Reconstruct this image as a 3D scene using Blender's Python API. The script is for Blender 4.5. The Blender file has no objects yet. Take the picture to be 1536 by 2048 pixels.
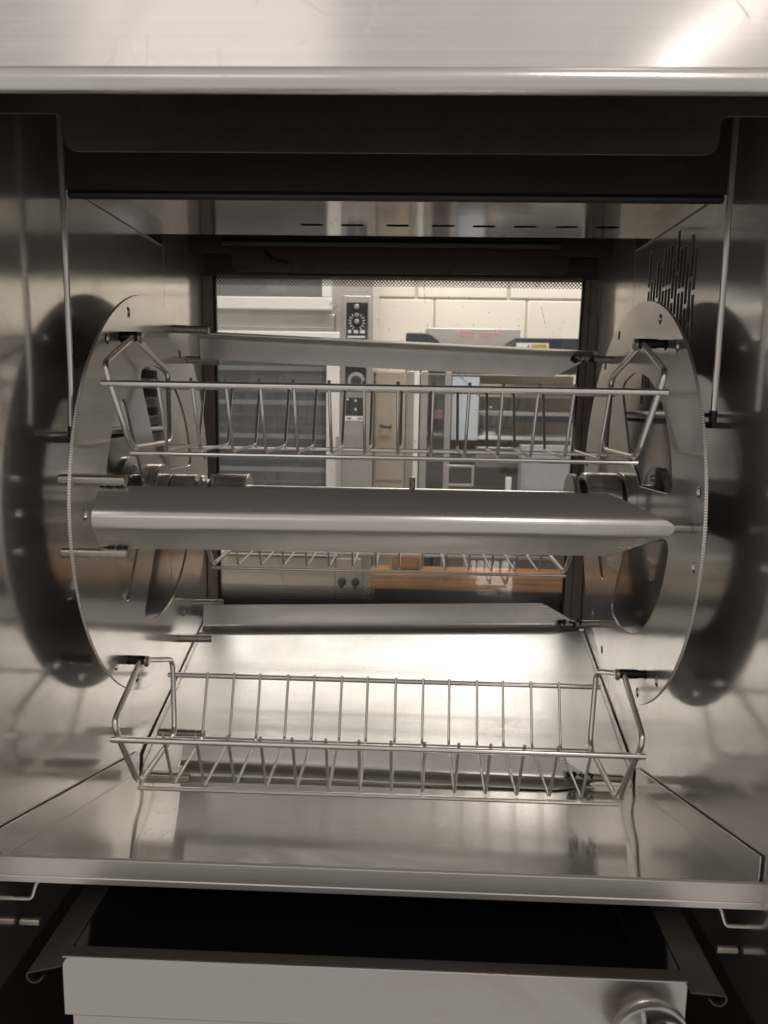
import bpy, bmesh, math, random
from mathutils import Vector, Matrix
R = math.radians
random.seed(7)
sc = bpy.context.scene
col = sc.collection

# ------------------------------------------------------------------ camera
cam_d = bpy.data.cameras.new("camera")
cam = bpy.data.objects.new("camera", cam_d); col.objects.link(cam)
cam_d.sensor_fit = 'VERTICAL'; cam_d.sensor_height = 36.0
cam_d.lens = 1500.2 / 2048 * 36.0
cam_d.clip_start = 0.02; cam_d.clip_end = 60
rx = Vector((0.99924, 0.03546, 0.01656)); dn = Vector((0.02158, -0.14608, -0.98904)); fw = Vector((-0.03265, 0.98864, -0.14674))
m = Matrix((rx, -dn, -fw)).transposed().to_4x4(); m.translation = Vector((0.02964, -1.15705, 0.1503))
cam.matrix_world = m
cam_d.dof.use_dof = True; cam_d.dof.focus_distance = 1.08; cam_d.dof.aperture_fstop = 7.0
sc.camera = cam
sc.render.engine = 'CYCLES'
sc.cycles.use_denoising = True
sc.cycles.max_bounces = 14; sc.cycles.glossy_bounces = 11; sc.cycles.transparent_max_bounces = 12
sc.cycles.sample_clamp_indirect = 6.0
sc.view_settings.view_transform = 'Standard'; sc.view_settings.look = 'None'
sc.view_settings.exposure = 0.25; sc.view_settings.gamma = 1.0

# ------------------------------------------------------------------ room light (soft glow of the kitchen) and ceiling lamps, plus added fill lamps
w = bpy.data.worlds.new("World"); sc.world = w; w.use_nodes = True
bg = w.node_tree.nodes["Background"]; bg.inputs[0].default_value = (1.0, 0.945, 0.90, 1); bg.inputs[1].default_value = 0.42

def area(name, loc, target, sx, sy, power, color=(1, 0.94, 0.88)):
    d = bpy.data.lights.new(name, 'AREA'); d.shape = 'RECTANGLE'; d.size = sx; d.size_y = sy
    d.energy = power; d.color = color
    o = bpy.data.objects.new(name, d); col.objects.link(o)
    o.location = loc
    o.rotation_euler = (Vector(target) - Vector(loc)).to_track_quat('-Z', 'Y').to_euler()
    return o
area("front_fill", (0.62, -1.75, 1.75), (0.0, 0.1, -0.3), 0.35, 0.7, 5)  # added soft fill from the camera side
tube = area("ceiling_lamp_tube", (1.055, -2.86, 1.46), (1.055, -2.86, 0.0), 0.055, 0.75, 1.5)
tube.rotation_euler = (0, 0, R(-12))
area("header_glow_panel", (-0.86, -3.2, 1.62), (-0.80, -0.5, 1.2), 1.08, 0.9, 2.0)  # added panel, gives the header the bright band of a pale room
area("ceiling_lamp_rear", (0.47, 1.62, 1.62), (0.45, 1.58, 0.0), 0.36, 0.95, 4.0, (1, 0.965, 0.93))
area("ceiling_lamp_rear", (-0.86, 1.62, 1.62), (-0.80, 1.58, 0.0), 0.40, 0.95, 4.2, (1, 0.965, 0.93))
area("kitchen_fill", (0.10, 0.95, 1.62), (0.10, 2.1, 0.30), 1.6, 0.2, 23, (1, 0.955, 0.91))  # added lamp, brightens the equipment fronts and wall, kept out of tray reflections
area("kitchen_fill", (0.10, 1.72, 1.70), (0.10, 2.1, 1.05), 2.0, 0.12, 10, (1, 0.955, 0.91))  # added lamp, brightens the upper wall that the tray mirrors

area("tray_fill_rear", (0.40, 2.02, 1.20), (0.40, 0.3, -0.38), 1.2, 0.16, 4.8, (1, 0.965, 0.93))  # added unseen lamp, makes the front slope brighter by way of the rear slope
# ------------------------------------------------------------------ materials
def mat_nodes(name):
    mt = bpy.data.materials.new(name); mt.use_nodes = True
    nt = mt.node_tree; b = nt.nodes["Principled BSDF"]
    return mt, nt, b
def math_node(nt, op, a, b=None, c=None, clamp=False):
    n = nt.nodes.new("ShaderNodeMath"); n.operation = op; n.use_clamp = clamp
    for i, v in enumerate((a, b, c)):
        if v is None: continue
        if isinstance(v, (int, float)): n.inputs[i].default_value = v
        else: nt.links.new(v, n.inputs[i])
    return n.outputs[0]
def noise(nt, vec, scale, detail=3, rough=0.5, mapping=None, rot=(0, 0, 0), dist=0.0):
    n = nt.nodes.new("ShaderNodeTexNoise"); n.inputs['Scale'].default_value = scale
    n.inputs['Detail'].default_value = detail; n.inputs['Roughness'].default_value = rough
    n.inputs['Distortion'].default_value = dist
    if mapping:
        mp = nt.nodes.new("ShaderNodeMapping"); mp.inputs['Scale'].default_value = mapping; mp.inputs['Rotation'].default_value = rot
        nt.links.new(vec, mp.inputs['Vector']); vec = mp.outputs[0]
    nt.links.new(vec, n.inputs['Vector'])
    return n.outputs['Fac']
def scratch_mask(nt, vec, scale, width, stretch, rot, keep):
    mp = nt.nodes.new("ShaderNodeMapping"); mp.inputs['Scale'].default_value = stretch; mp.inputs['Rotation'].default_value = rot
    nt.links.new(vec, mp.inputs['Vector'])
    v = nt.nodes.new("ShaderNodeTexVoronoi"); v.feature = 'DISTANCE_TO_EDGE'; v.inputs['Scale'].default_value = scale
    nz = nt.nodes.new("ShaderNodeTexNoise"); nz.inputs['Scale'].default_value = 9; nt.links.new(mp.outputs[0], nz.inputs['Vector'])
    add = nt.nodes.new("ShaderNodeVectorMath"); add.operation = 'MULTIPLY_ADD'
    nt.links.new(nz.outputs['Color'], add.inputs[0]); add.inputs[1].default_value = (0.012,) * 3; nt.links.new(mp.outputs[0], add.inputs[2])
    nt.links.new(add.outputs[0], v.inputs['Vector'])
    line = math_node(nt, 'LESS_THAN', v.outputs['Distance'], width)
    nk = noise(nt, vec, 23, 2)
    return math_node(nt, 'MULTIPLY', line, math_node(nt, 'GREATER_THAN', nk, keep))
def steel(name, axis='X', base=(0.56, 0.54, 0.51), rough=0.26, streak=0.10, smudge=0.14, aniso=0.45, bump=0.03, scratch=0.0, grime=0.0, grime_col=(0.05, 0.035, 0.025), metal=1.0, haze=0.4, spread=0.34, wipe=0.6):
    mt, nt, b = mat_nodes(name)
    b2 = nt.nodes.new("ShaderNodeBsdfPrincipled"); lobes = (b, b2)
    mxs = nt.nodes.new("ShaderNodeMixShader"); mxs.inputs[0].default_value = haze
    nt.links.new(b.outputs[0], mxs.inputs[1]); nt.links.new(b2.outputs[0], mxs.inputs[2]); nt.links.new(mxs.outputs[0], nt.nodes["Material Output"].inputs[0])
    tc = nt.nodes.new("ShaderNodeTexCoord"); vec = tc.outputs['Object']
    k = {'X': (2.2, 480, 480), 'Y': (480, 2.2, 480), 'Z': (700, 700, 2.2), 'S': (600, 2.2, 2.2)}[axis]
    s = noise(nt, vec, 1.0, 3, 0.6, k)
    sm = noise(nt, vec, 5.0, 4, 0.62, (1, 1, 1), (0, 0, 0), 0.6)
    r = math_node(nt, 'MULTIPLY_ADD', s, streak, rough - streak * 0.5)
    r = math_node(nt, 'ADD', r, math_node(nt, 'MULTIPLY_ADD', sm, smudge, -smudge * 0.5))
    mix = nt.nodes.new("ShaderNodeMix"); mix.data_type = 'RGBA'
    mix.inputs[6].default_value = (*[c * 0.90 for c in base], 1); mix.inputs[7].default_value = (*[min(1, c * 1.10) for c in base], 1)
    nt.links.new(s, mix.inputs[0]); colr = mix.outputs[2]
    # greasy wipe marks: patches that are a little duller and browner
    wp = noise(nt, vec, 3.2, 5, 0.6, (1, 1, 1), (0.3, 0.7, 0.2), 1.6)
    wp = math_node(nt, 'MULTIPLY', math_node(nt, 'SUBTRACT', wp, 0.50, clamp=True), 4.0 * wipe, clamp=True)
    mw = nt.nodes.new("ShaderNodeMix"); mw.data_type = 'RGBA'; nt.links.new(wp, mw.inputs[0]); nt.links.new(colr, mw.inputs[6]); mw.inputs[7].default_value = (base[0] * 0.80, base[1] * 0.77, base[2] * 0.73, 1); colr = mw.outputs[2]
    r = math_node(nt, 'ADD', r, math_node(nt, 'MULTIPLY', wp, 0.10))
    hgt = s
    sa = None
    if scratch:
        s1 = scratch_mask(nt, vec, 16, 0.0095, (1, 3.6, 1), (0.1, 0.2, 0.6), 0.55)
        s2 = scratch_mask(nt, vec, 21, 0.0095, (3.2, 1, 1), (0.3, 0.1, -0.5), 0.56)
        sa = math_node(nt, 'MAXIMUM', s1, s2)
        r = math_node(nt, 'ADD', r, math_node(nt, 'MULTIPLY', sa, 0.18 * scratch))
    if grime:
        g = noise(nt, vec, 11, 6, 0.7, (1, 1, 1), (0, 0, 0), 1.2)
        g = math_node(nt, 'MULTIPLY', math_node(nt, 'SUBTRACT', g, 0.52, clamp=True), 5.0 * grime, clamp=True)
        mx = nt.nodes.new("ShaderNodeMix"); mx.data_type = 'RGBA'; nt.links.new(g, mx.inputs[0]); nt.links.new(colr, mx.inputs[6]); mx.inputs[7].default_value = (*grime_col, 1); colr = mx.outputs[2]
        r = math_node(nt, 'ADD', r, math_node(nt, 'MULTIPLY', g, 0.25))
    rr = math_node(nt, 'MAXIMUM', r, 0.04)
    nt.links.new(rr, b.inputs['Roughness']); nt.links.new(math_node(nt, 'ADD', rr, spread, clamp=True), b2.inputs['Roughness'])
    if aniso:
        tg = nt.nodes.new("ShaderNodeCombineXYZ"); v = {'X': (1, 0, 0), 'Y': (0, 1, 0), 'Z': (0, 0, 1), 'S': (0, 0.955, 0.297)}[axis]
        for i in range(3): tg.inputs[i].default_value = v[i]
    if bump:
        bp = nt.nodes.new("ShaderNodeBump"); bp.inputs['Strength'].default_value = bump; bp.inputs['Distance'].default_value = 0.001
        nt.links.new(hgt, bp.inputs['Height'])
        if sa is not None:
            b3 = nt.nodes.new("ShaderNodeBump"); b3.inputs['Strength'].default_value = min(1.0, 0.16 * scratch); b3.inputs['Distance'].default_value = 0.0006
            nt.links.new(sa, b3.inputs['Height']); nt.links.new(bp.outputs[0], b3.inputs['Normal']); bp = b3
    for q in lobes:
        nt.links.new(colr, q.inputs['Base Color'])
        q.inputs['Metallic'].default_value = metal; q.inputs['Anisotropic'].default_value = aniso
        if aniso: nt.links.new(tg.outputs[0], q.inputs['Tangent'])
        if bump: nt.links.new(bp.outputs[0], q.inputs['Normal'])
    return mt
def plain(name, c, rough=0.5, metal=0.0, spec=0.5, var=0.08, scale=14, bump=0.0):
    mt, nt, b = mat_nodes(name)
    tc = nt.nodes.new("ShaderNodeTexCoord"); s = noise(nt, tc.outputs['Object'], scale, 4, 0.6)
    mix = nt.nodes.new("ShaderNodeMix"); mix.data_type = 'RGBA'
    mix.inputs[6].default_value = (*[x * (1 - var) for x in c], 1); mix.inputs[7].default_value = (*[min(1, x * (1 + var)) for x in c], 1)
    nt.links.new(s, mix.inputs[0]); nt.links.new(mix.outputs[2], b.inputs['Base Color'])
    b.inputs['Roughness'].default_value = rough; b.inputs['Metallic'].default_value = metal; b.inputs['Specular IOR Level'].default_value = spec
    if bump:
        s2 = noise(nt, tc.outputs['Object'], scale * 9, 5, 0.65)
        bp = nt.nodes.new("ShaderNodeBump"); bp.inputs['Strength'].default_value = bump; bp.inputs['Distance'].default_value = 0.002
        nt.links.new(s2, bp.inputs['Height']); nt.links.new(bp.outputs[0], b.inputs['Normal'])
    return mt
def glass_mat(name, tint=(0.955, 0.95, 0.94), refl=1.0, scratch=True):
    mt = bpy.data.materials.new(name); mt.use_nodes = True; nt = mt.node_tree; nt.nodes.clear()
    out = nt.nodes.new("ShaderNodeOutputMaterial"); tr = nt.nodes.new("ShaderNodeBsdfTransparent"); tr.inputs[0].default_value = (*tint, 1)
    gl = nt.nodes.new("ShaderNodeBsdfGlossy"); gl.inputs['Roughness'].default_value = 0.015
    fr = nt.nodes.new("ShaderNodeFresnel"); nt.links.new(math_node(nt, 'MULTIPLY_ADD', nt.nodes.new('ShaderNodeNewGeometry').outputs['Backfacing'], 1 / 1.5 - 1.5, 1.5), fr.inputs[0])
    mx = nt.nodes.new("ShaderNodeMixShader"); nt.links.new(math_node(nt, 'MULTIPLY', fr.outputs[0], refl), mx.inputs[0])
    nt.links.new(tr.outputs[0], mx.inputs[1]); nt.links.new(gl.outputs[0], mx.inputs[2]); last = mx.outputs[0]
    if scratch:
        tc = nt.nodes.new("ShaderNodeTexCoord"); v = tc.outputs['Object']
        s1 = scratch_mask(nt, v, 7, 0.004, (1, 1, 0.25), (0.0, 0.3, 0.0), 0.57)
        sp = math_node(nt, 'GREATER_THAN', noise(nt, v, 130, 1), 0.76)
        haze = math_node(nt, 'MULTIPLY', noise(nt, v, 6, 4, 0.6), 0.08)
        f = math_node(nt, 'ADD', math_node(nt, 'MULTIPLY', math_node(nt, 'MAXIMUM', s1, sp), 0.28), haze, clamp=True)
        df = nt.nodes.new("ShaderNodeBsdfDiffuse"); df.inputs[0].default_value = (0.8, 0.79, 0.75, 1)
        m2 = nt.nodes.new("ShaderNodeMixShader"); nt.links.new(f, m2.inputs[0]); nt.links.new(last, m2.inputs[1]); nt.links.new(df.outputs[0], m2.inputs[2]); last = m2.outputs[0]
    nt.links.new(last, out.inputs[0])
    return mt
def frit_mat(name, z_edge, direction):
    """ceramic dot print on the door glass: staggered clear dots that grow towards the open pane"""
    mt = bpy.data.materials.new(name); mt.use_nodes = True; nt = mt.node_tree; nt.nodes.clear()
    out = nt.nodes.new("ShaderNodeOutputMaterial"); tr = nt.nodes.new("ShaderNodeBsdfTransparent")
    bk = nt.nodes.new("ShaderNodeBsdfPrincipled"); bk.inputs['Base Color'].default_value = (0.006, 0.006, 0.006, 1); bk.inputs['Roughness'].default_value = 0.25
    tc = nt.nodes.new("ShaderNodeTexCoord"); sp = nt.nodes.new("ShaderNodeSeparateXYZ"); nt.links.new(tc.outputs['Object'], sp.inputs[0])
    p, q = 0.0072, 0.0072
    def lat(off):
        a = math_node(nt, 'SUBTRACT', math_node(nt, 'FRACT', math_node(nt, 'ADD', math_node(nt, 'DIVIDE', sp.outputs['X'], p), off + 100)), 0.5)
        c = math_node(nt, 'SUBTRACT', math_node(nt, 'FRACT', math_node(nt, 'ADD', math_node(nt, 'DIVIDE', sp.outputs['Z'], q), off + 100)), 0.5)
        return math_node(nt, 'SQRT', math_node(nt, 'ADD', math_node(nt, 'MULTIPLY', a, a), math_node(nt, 'MULTIPLY', c, c)))
    d = math_node(nt, 'MINIMUM', lat(0.0), lat(0.5))
    dist = math_node(nt, 'MULTIPLY', math_node(nt, 'SUBTRACT', sp.outputs['Z'], z_edge), direction)
    rad = math_node(nt, 'MULTIPLY_ADD', dist, -8.0, 0.315)
    clear = math_node(nt, 'LESS_THAN', d, rad)
    mx = nt.nodes.new("ShaderNodeMixShader"); nt.links.new(clear, mx.inputs[0]); nt.links.new(bk.outputs[0], mx.inputs[1]); nt.links.new(tr.outputs[0], mx.inputs[2])
    nt.links.new(mx.outputs[0], out.inputs[0])
    return mt

M = {}
M['wall'] = steel('wall_steel', 'Y', (0.70, 0.675, 0.65), 0.12, 0.05, 0.12, 0.3, 0.02, scratch=0.4, haze=0.32, wipe=0.8)
M['disc'] = steel('disc_steel', 'Y', (0.69, 0.67, 0.65), 0.15, 0.06, 0.10, 0.3, 0.02, scratch=0.4, haze=0.3)
M['discback'] = steel('disc_shaded_back', 'Y', (0.045, 0.038, 0.034), 0.24, 0.04, 0.14, 0.2, 0.02, haze=0.3)  # near-black colour stands in for the unlit gap between disc and wall
M['spit'] = steel('spit_steel', 'X', (0.63, 0.60, 0.57), 0.22, 0.07, 0.12, 0.4, 0.02, scratch=0.10, grime=0.08, grime_col=(0.3, 0.25, 0.2), haze=0.4)
M['tray'] = steel('tray_steel', 'X', (0.72, 0.705, 0.69), 0.075, 0.04, 0.08, 0.1, 0.012, scratch=0.6, haze=0.25, spread=0.25)
M['trayrear'] = steel('tray_rear_steel', 'S', (0.73, 0.71, 0.69), 0.34, 0.18, 0.24, 0.0, 0.03, scratch=0.9, haze=0.55, spread=0.15, wipe=0.3)
M['lip'] = steel('lip_steel', 'X', (0.66, 0.62, 0.58), 0.30, 0.08, 0.14, 0.2, 0.015, scratch=0.5, haze=0.6)
M['rail'] = steel('rail_steel', 'Y', (0.62, 0.595, 0.57), 0.17, 0.05, 0.12, 0.3, 0.015, scratch=0.3, haze=0.35)
M['header'] = steel('header_steel', 'X', (0.74, 0.705, 0.68), 0.15, 0.06, 0.07, 0.2, 0.007, scratch=0.4, haze=0.38, wipe=0.4)
M['ceil'] = steel('ceiling_steel', 'X', (0.60, 0.58, 0.55), 0.09, 0.03, 0.05, 0.2, 0.008, haze=0.12)
M['stain'] = steel('heat_stained_steel', 'X', (0.155, 0.115, 0.093), 0.34, 0.12, 0.16, 0.3, 0.03, grime=0.5, grime_col=(0.05, 0.035, 0.03))
M['wire'] = steel('wire_steel', 'X', (0.76, 0.73, 0.70), 0.13, 0.02, 0.10, 0.0, 0.0, grime=0.05, grime_col=(0.2, 0.15, 0.11))
M['pin'] = steel('pin_steel', 'X', (0.42, 0.38, 0.34), 0.27, 0.1, 0.15, 0.0, 0.0, grime=0.6)
M['black_pin'] = plain('blackened_pin', (0.02, 0.018, 0.016), 0.35, 0.8)
M['weld'] = plain('burnt_weld', (0.022, 0.016, 0.013), 0.55, 0.3, bump=0.5, scale=60)
M['hub'] = steel('hub_steel', 'Y', (0.58, 0.55, 0.52), 0.20, 0.04, 0.1, 0.0, 0.015)
def rim_mat():
    mt, nt, b = mat_nodes('laser_cut_rim'); tc = nt.nodes.new("ShaderNodeTexCoord"); sp = nt.nodes.new("ShaderNodeSeparateXYZ"); nt.links.new(tc.outputs['Object'], sp.inputs[0])
    t = math_node(nt, 'MULTIPLY_ADD', math_node(nt, 'SINE', math_node(nt, 'MULTIPLY', math_node(nt, 'ARCTAN2', sp.outputs['Z'], sp.outputs['Y']), 560)), 0.5, 0.5)
    mx = nt.nodes.new("ShaderNodeMix"); mx.data_type = 'RGBA'; nt.links.new(t, mx.inputs[0]); mx.inputs[6].default_value = (0.48, 0.45, 0.42, 1); mx.inputs[7].default_value = (0.80, 0.77, 0.73, 1)
    nt.links.new(mx.outputs[2], b.inputs['Base Color']); b.inputs['Metallic'].default_value = 1; b.inputs['Roughness'].default_value = 0.38
    bp = nt.nodes.new("ShaderNodeBump"); bp.inputs['Strength'].default_value = 0.5; bp.inputs['Distance'].default_value = 0.001; nt.links.new(t, bp.inputs['Height']); nt.links.new(bp.outputs[0], b.inputs['Normal'])
    return mt
M['rim'] = rim_mat()
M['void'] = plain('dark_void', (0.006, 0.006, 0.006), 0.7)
M['black'] = plain('black_gasket', (0.012, 0.011, 0.011), 0.5)
M['darkpost'] = steel('door_post_steel', 'Z', (0.24, 0.20, 0.17), 0.36, 0.1, 0.15, 0.3, 0.02, grime=0.3)
M['base'] = plain('base_black_enamel', (0.010, 0.010, 0.011), 0.45)
M['basedark'] = steel('base_dark_steel', 'Y', (0.10, 0.09, 0.08), 0.40, 0.1, 0.1, 0.2, 0.02)
M['liner'] = plain('black_pan_liner', (0.006, 0.006, 0.007), 0.16)
M['drawer'] = steel('drawer_steel', 'X', (0.53, 0.50, 0.47), 0.22, 0.10, 0.18, 0.5, 0.02)
M['glass'] = glass_mat('door_glass')
M['glass2'] = glass_mat('cabinet_glass', (0.86, 0.88, 0.88), 1.6, False)
M['frit_top'] = frit_mat('dot_print_upper', 0.386, 1)
M['frit_bot'] = frit_mat('dot_print_lower', -0.258, -1)
M['whitepaint'] = plain('white_enamel', (0.86, 0.84, 0.79), 0.35, var=0.04)
M['block'] = plain('cream_painted_block', (0.735, 0.69, 0.605), 0.7, var=0.06, scale=5, bump=0.35)
M['mortar'] = plain('painted_mortar', (0.725, 0.685, 0.60), 0.8, bump=0.3)
M['ksteel'] = steel('kitchen_steel', 'X', (0.66, 0.63, 0.60), 0.32, 0.05, 0.15, 0.3, 0.015)
M['kwarm'] = plain('kitchen_tan_panel', (0.44, 0.375, 0.30), 0.45, 0.25)
M['kbrown'] = plain('kitchen_brown_panel', (0.20, 0.165, 0.13), 0.4, 0.3)
M['kblack'] = plain('black_control_plate', (0.016, 0.017, 0.02), 0.35)
M['kmid'] = plain('grey_oven_inside', (0.36, 0.345, 0.32), 0.4)
M['kgrey'] = plain('grey_louvre', (0.22, 0.215, 0.20), 0.4, 0.4)
M['kdark'] = plain('dark_oven_inside', (0.13, 0.125, 0.118), 0.35)
M['navy'] = plain('charcoal_blue_band', (0.022, 0.025, 0.035), 0.4)
M['white'] = plain('white_print', (0.8, 0.79, 0.76), 0.5, var=0.02)
M['red'] = plain('red_print', (0.58, 0.27, 0.23), 0.5)
M['yellow'] = plain('yellow_print', (0.75, 0.58, 0.05), 0.5)
M['blue'] = plain('pale_blue_panel', (0.56, 0.62, 0.68), 0.4)
M['plastic'] = glass_mat('clear_jar_plastic', (0.85, 0.87, 0.88), 2.0, False)
M['knobblack'] = plain('black_knob_plastic', (0.015, 0.015, 0.016), 0.35)
def wood(name):
    mt, nt, b = mat_nodes(name)
    tc = nt.nodes.new("ShaderNodeTexCoord")
    s = noise(nt, tc.outputs['Object'], 1.0, 5, 0.65, (4, 150, 190)); s2 = noise(nt, tc.outputs['Object'], 6.0, 3)
    rp = nt.nodes.new("ShaderNodeValToRGB"); rp.color_ramp.elements[0].position = 0.32; rp.color_ramp.elements[0].color = (0.05, 0.022, 0.009, 1)
    rp.color_ramp.elements[1].position = 0.66; rp.color_ramp.elements[1].color = (0.42, 0.20, 0.065, 1)
    nt.links.new(math_node(nt, 'MULTIPLY_ADD', s2, 0.35, math_node(nt, 'MULTIPLY', s, 0.75)), rp.inputs[0]); nt.links.new(rp.outputs[0], b.inputs['Base Color'])
    b.inputs['Roughness'].default_value = 0.5
    return mt
M['wood'] = wood('butcher_block_wood')

# ------------------------------------------------------------------ mesh helpers
class MB:
    def __init__(s): s.v = []; s.f = []
    def add(s, vs, fs):
        n = len(s.v); s.v += [tuple(p) for p in vs]; s.f += [tuple(i + n for i in f) for f in fs]; return s
    def box(s, x0, x1, y0, y1, z0, z1):
        v = [(x, y, z) for x in (x0, x1) for y in (y0, y1) for z in (z0, z1)]
        return s.add(v, [(0, 1, 3, 2), (4, 6, 7, 5), (0, 4, 5, 1), (2, 3, 7, 6), (0, 2, 6, 4), (1, 5, 7, 3)])
    def prism(s, poly, axis, a, b):
        """poly: 2-D outline in the plane across axis ('X': (y,z); 'Y': (x,z); 'Z': (x,y))"""
        def P(p, t): return {'X': (t, p[0], p[1]), 'Y': (p[0], t, p[1]), 'Z': (p[0], p[1], t)}[axis]
        n = len(poly); v = [P(p, a) for p in poly] + [P(p, b) for p in poly]
        return s.add(v, [tuple(range(n)), tuple(range(2 * n - 1, n - 1, -1))] + [(i, (i + 1) % n, n + (i + 1) % n, n + i) for i in range(n)])
    def tube(s, pts, r, seg=10, closed=False, dome=True):
        pts = [Vector(p) for p in pts]; n = len(pts)
        rr = r if isinstance(r, (list, tuple)) else [r] * n
        up = None; rings = []
        for i in range(n):
            if closed: t = pts[(i + 1) % n] - pts[i - 1]
            else: t = pts[min(i + 1, n - 1)] - pts[max(i - 1, 0)]
            t.normalize()
            if up is None:
                up = Vector((0, 0, 1)) if abs(t.z) < 0.9 else Vector((0, 1, 0))
            side = t.cross(up).normalized(); up = side.cross(t).normalized()
            rings.append([pts[i] + (side * math.cos(a) + up * math.sin(a)) * rr[i] for a in [2 * math.pi * k / seg for k in range(seg)]])
        v = [p for g in rings for p in g]; f = []
        for i in range(n if closed else n - 1):
            j = (i + 1) % n
            for k in range(seg): f.append((i * seg + k, i * seg + (k + 1) % seg, j * seg + (k + 1) % seg, j * seg + k))
        if not closed:
            v.append(pts[0] + (pts[0] - pts[1]).normalized() * (rr[0] * 0.45 if dome else 0)); a = len(v) - 1
            v.append(pts[-1] + (pts[-1] - pts[-2]).normalized() * (rr[-1] * 0.45 if dome else 0)); b = len(v) - 1
            for k in range(seg):
                f.append((a, (k + 1) % seg, k)); f.append((b, (n - 1) * seg + k, (n - 1) * seg + (k + 1) % seg))
        return s.add(v, f)
    def lathe(s, prof, axis='X', c=(0, 0, 0), seg=40):
        """prof: (t, radius) along the axis, closed at radius 0"""
        v = []; f = []; n = len(prof)
        for t, r in prof:
            for k in range(seg):
                a = 2 * math.pi * k / seg; p, q = r * math.cos(a), r * math.sin(a)
                v.append({'X': (c[0] + t, c[1] + p, c[2] + q), 'Y': (c[0] + p, c[1] + t, c[2] + q), 'Z': (c[0] + p, c[1] + q, c[2] + t)}[axis])
        for i in range(n - 1):
            for k in range(seg): f.append((i * seg + k, i * seg + (k + 1) % seg, (i + 1) * seg + (k + 1) % seg, (i + 1) * seg + k))
        f.append(tuple(range(seg))); f.append(tuple(range((n - 1) * seg, n * seg))[::-1])
        return s.add(v, f)
    def build(s, name, mt, parent=None, bevel=0.0, angle=32, smooth=True, seg=2):
        me = bpy.data.meshes.new(name); me.from_pydata(s.v, [], s.f)
        bm = bmesh.new(); bm.from_mesh(me); bmesh.ops.recalc_face_normals(bm, faces=bm.faces); bm.to_mesh(me); bm.free()
        return link(name, me, mt, parent, bevel, angle, smooth, seg)
def link(name, me, mt, parent=None, bevel=0.0, angle=32, smooth=True, seg=2):
    me.materials.clear(); me.materials.append(M[mt] if isinstance(mt, str) else mt)
    if smooth:
        me.polygons.foreach_set('use_smooth', [True] * len(me.polygons)); me.set_sharp_from_angle(angle=R(angle))
    o = bpy.data.objects.new(name, me); col.objects.link(o)
    if parent: o.parent = parent
    if bevel:
        b = o.modifiers.new('bevel', 'BEVEL'); b.width = bevel; b.segments = seg; b.limit_method = 'ANGLE'; b.angle_limit = R(40); b.harden_normals = False
    return o
def fillet(pts, rad, n=5):
    pts = [Vector(p) for p in pts]; out = [pts[0]]
    for i in range(1, len(pts) - 1):
        a, b, c = pts[i - 1], pts[i], pts[i + 1]
        u = (a - b); w = (c - b); r = min(rad, u.length * 0.45, w.length * 0.45)
        p0 = b + u.normalized() * r; p2 = b + w.normalized() * r
        for k in range(n + 1):
            t = k / n; out.append(p0 * (1 - t) ** 2 + b * 2 * t * (1 - t) + p2 * t * t)
    return out + [pts[-1]]
def circle(c, r, n=24): return [(c[0] + r * math.cos(2 * math.pi * k / n), c[1] + r * math.sin(2 * math.pi * k / n)) for k in range(n)]
def plate_mesh(name, loops, thick, frame, bev=0.0003):
    """flat plate with holes; frame maps local (u, v, n) to the scene as three column vectors plus an origin"""
    cu = bpy.data.curves.new(name, 'CURVE'); cu.dimensions = '2D'; cu.fill_mode = 'BOTH'; cu.extrude = thick / 2 - bev; cu.bevel_depth = bev; cu.bevel_resolution = 0
    for lp in loops:
        sp = cu.splines.new('POLY'); sp.points.add(len(lp) - 1); sp.use_cyclic_u = True
        for i, p in enumerate(lp): sp.points[i].co = (p[0], p[1], 0, 1)
    ob = bpy.data.objects.new(name, cu)
    me = bpy.data.meshes.new_from_object(ob); bpy.data.objects.remove(ob)
    U, V, N, O = [Vector(x) for x in frame]
    for v in me.vertices: v.co = O + U * v.co.x + V * v.co.y + N * v.co.z
    bm = bmesh.new(); bm.from_mesh(me); bmesh.ops.recalc_face_normals(bm, faces=bm.faces); bm.to_mesh(me); bm.free()
    me.name = name
    return me
def thing(name, label, cat, loc=(0, 0, 0), group=None):
    o = bpy.data.objects.new(name, None); col.objects.link(o); o.location = loc; o.empty_display_size = 0.05
    o['label'] = label; o['category'] = cat
    if group: o['group'] = group
    return o
def tag(o, label, cat, group=None):
    o['label'] = label; o['category'] = cat
    if group: o['group'] = group
    return o
def dup(root, label):
    r = root.copy(); col.objects.link(r); r['label'] = label
    for ch in list(root.children):
        c = ch.copy(); col.objects.link(c); c.parent = r
        for g in ch.children:
            d = g.copy(); col.objects.link(d); d.parent = c
    return r
def round_poly(poly, rad, n=4):
    out = []; N = len(poly)
    for i in range(N):
        a, b, c = [Vector((*poly[j % N], 0)) for j in (i - 1, i, i + 1)]
        r_ = rad[i] if isinstance(rad, (list, tuple)) else rad
        u, w_ = a - b, c - b; r = min(r_, u.length * 0.45, w_.length * 0.45)
        if r < 1e-6: out.append((b.x, b.y)); continue
        p0 = b + u.normalized() * r; p2 = b + w_.normalized() * r
        for k in range(n + 1):
            t = k / n; q = p0 * (1 - t) ** 2 + b * 2 * t * (1 - t) + p2 * t * t; out.append((q.x, q.y))
    return out

W = 0.41            # half width between the oven's side walls
A = 0.3666          # half distance between the rotor discs
OFF = -1.3          # rotor turned by this angle

# ------------------------------------------------------------------ the oven body
oven = thing('rotisserie_oven', 'stainless rotisserie oven cavity open at the front with glass rear door', 'oven')
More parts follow.
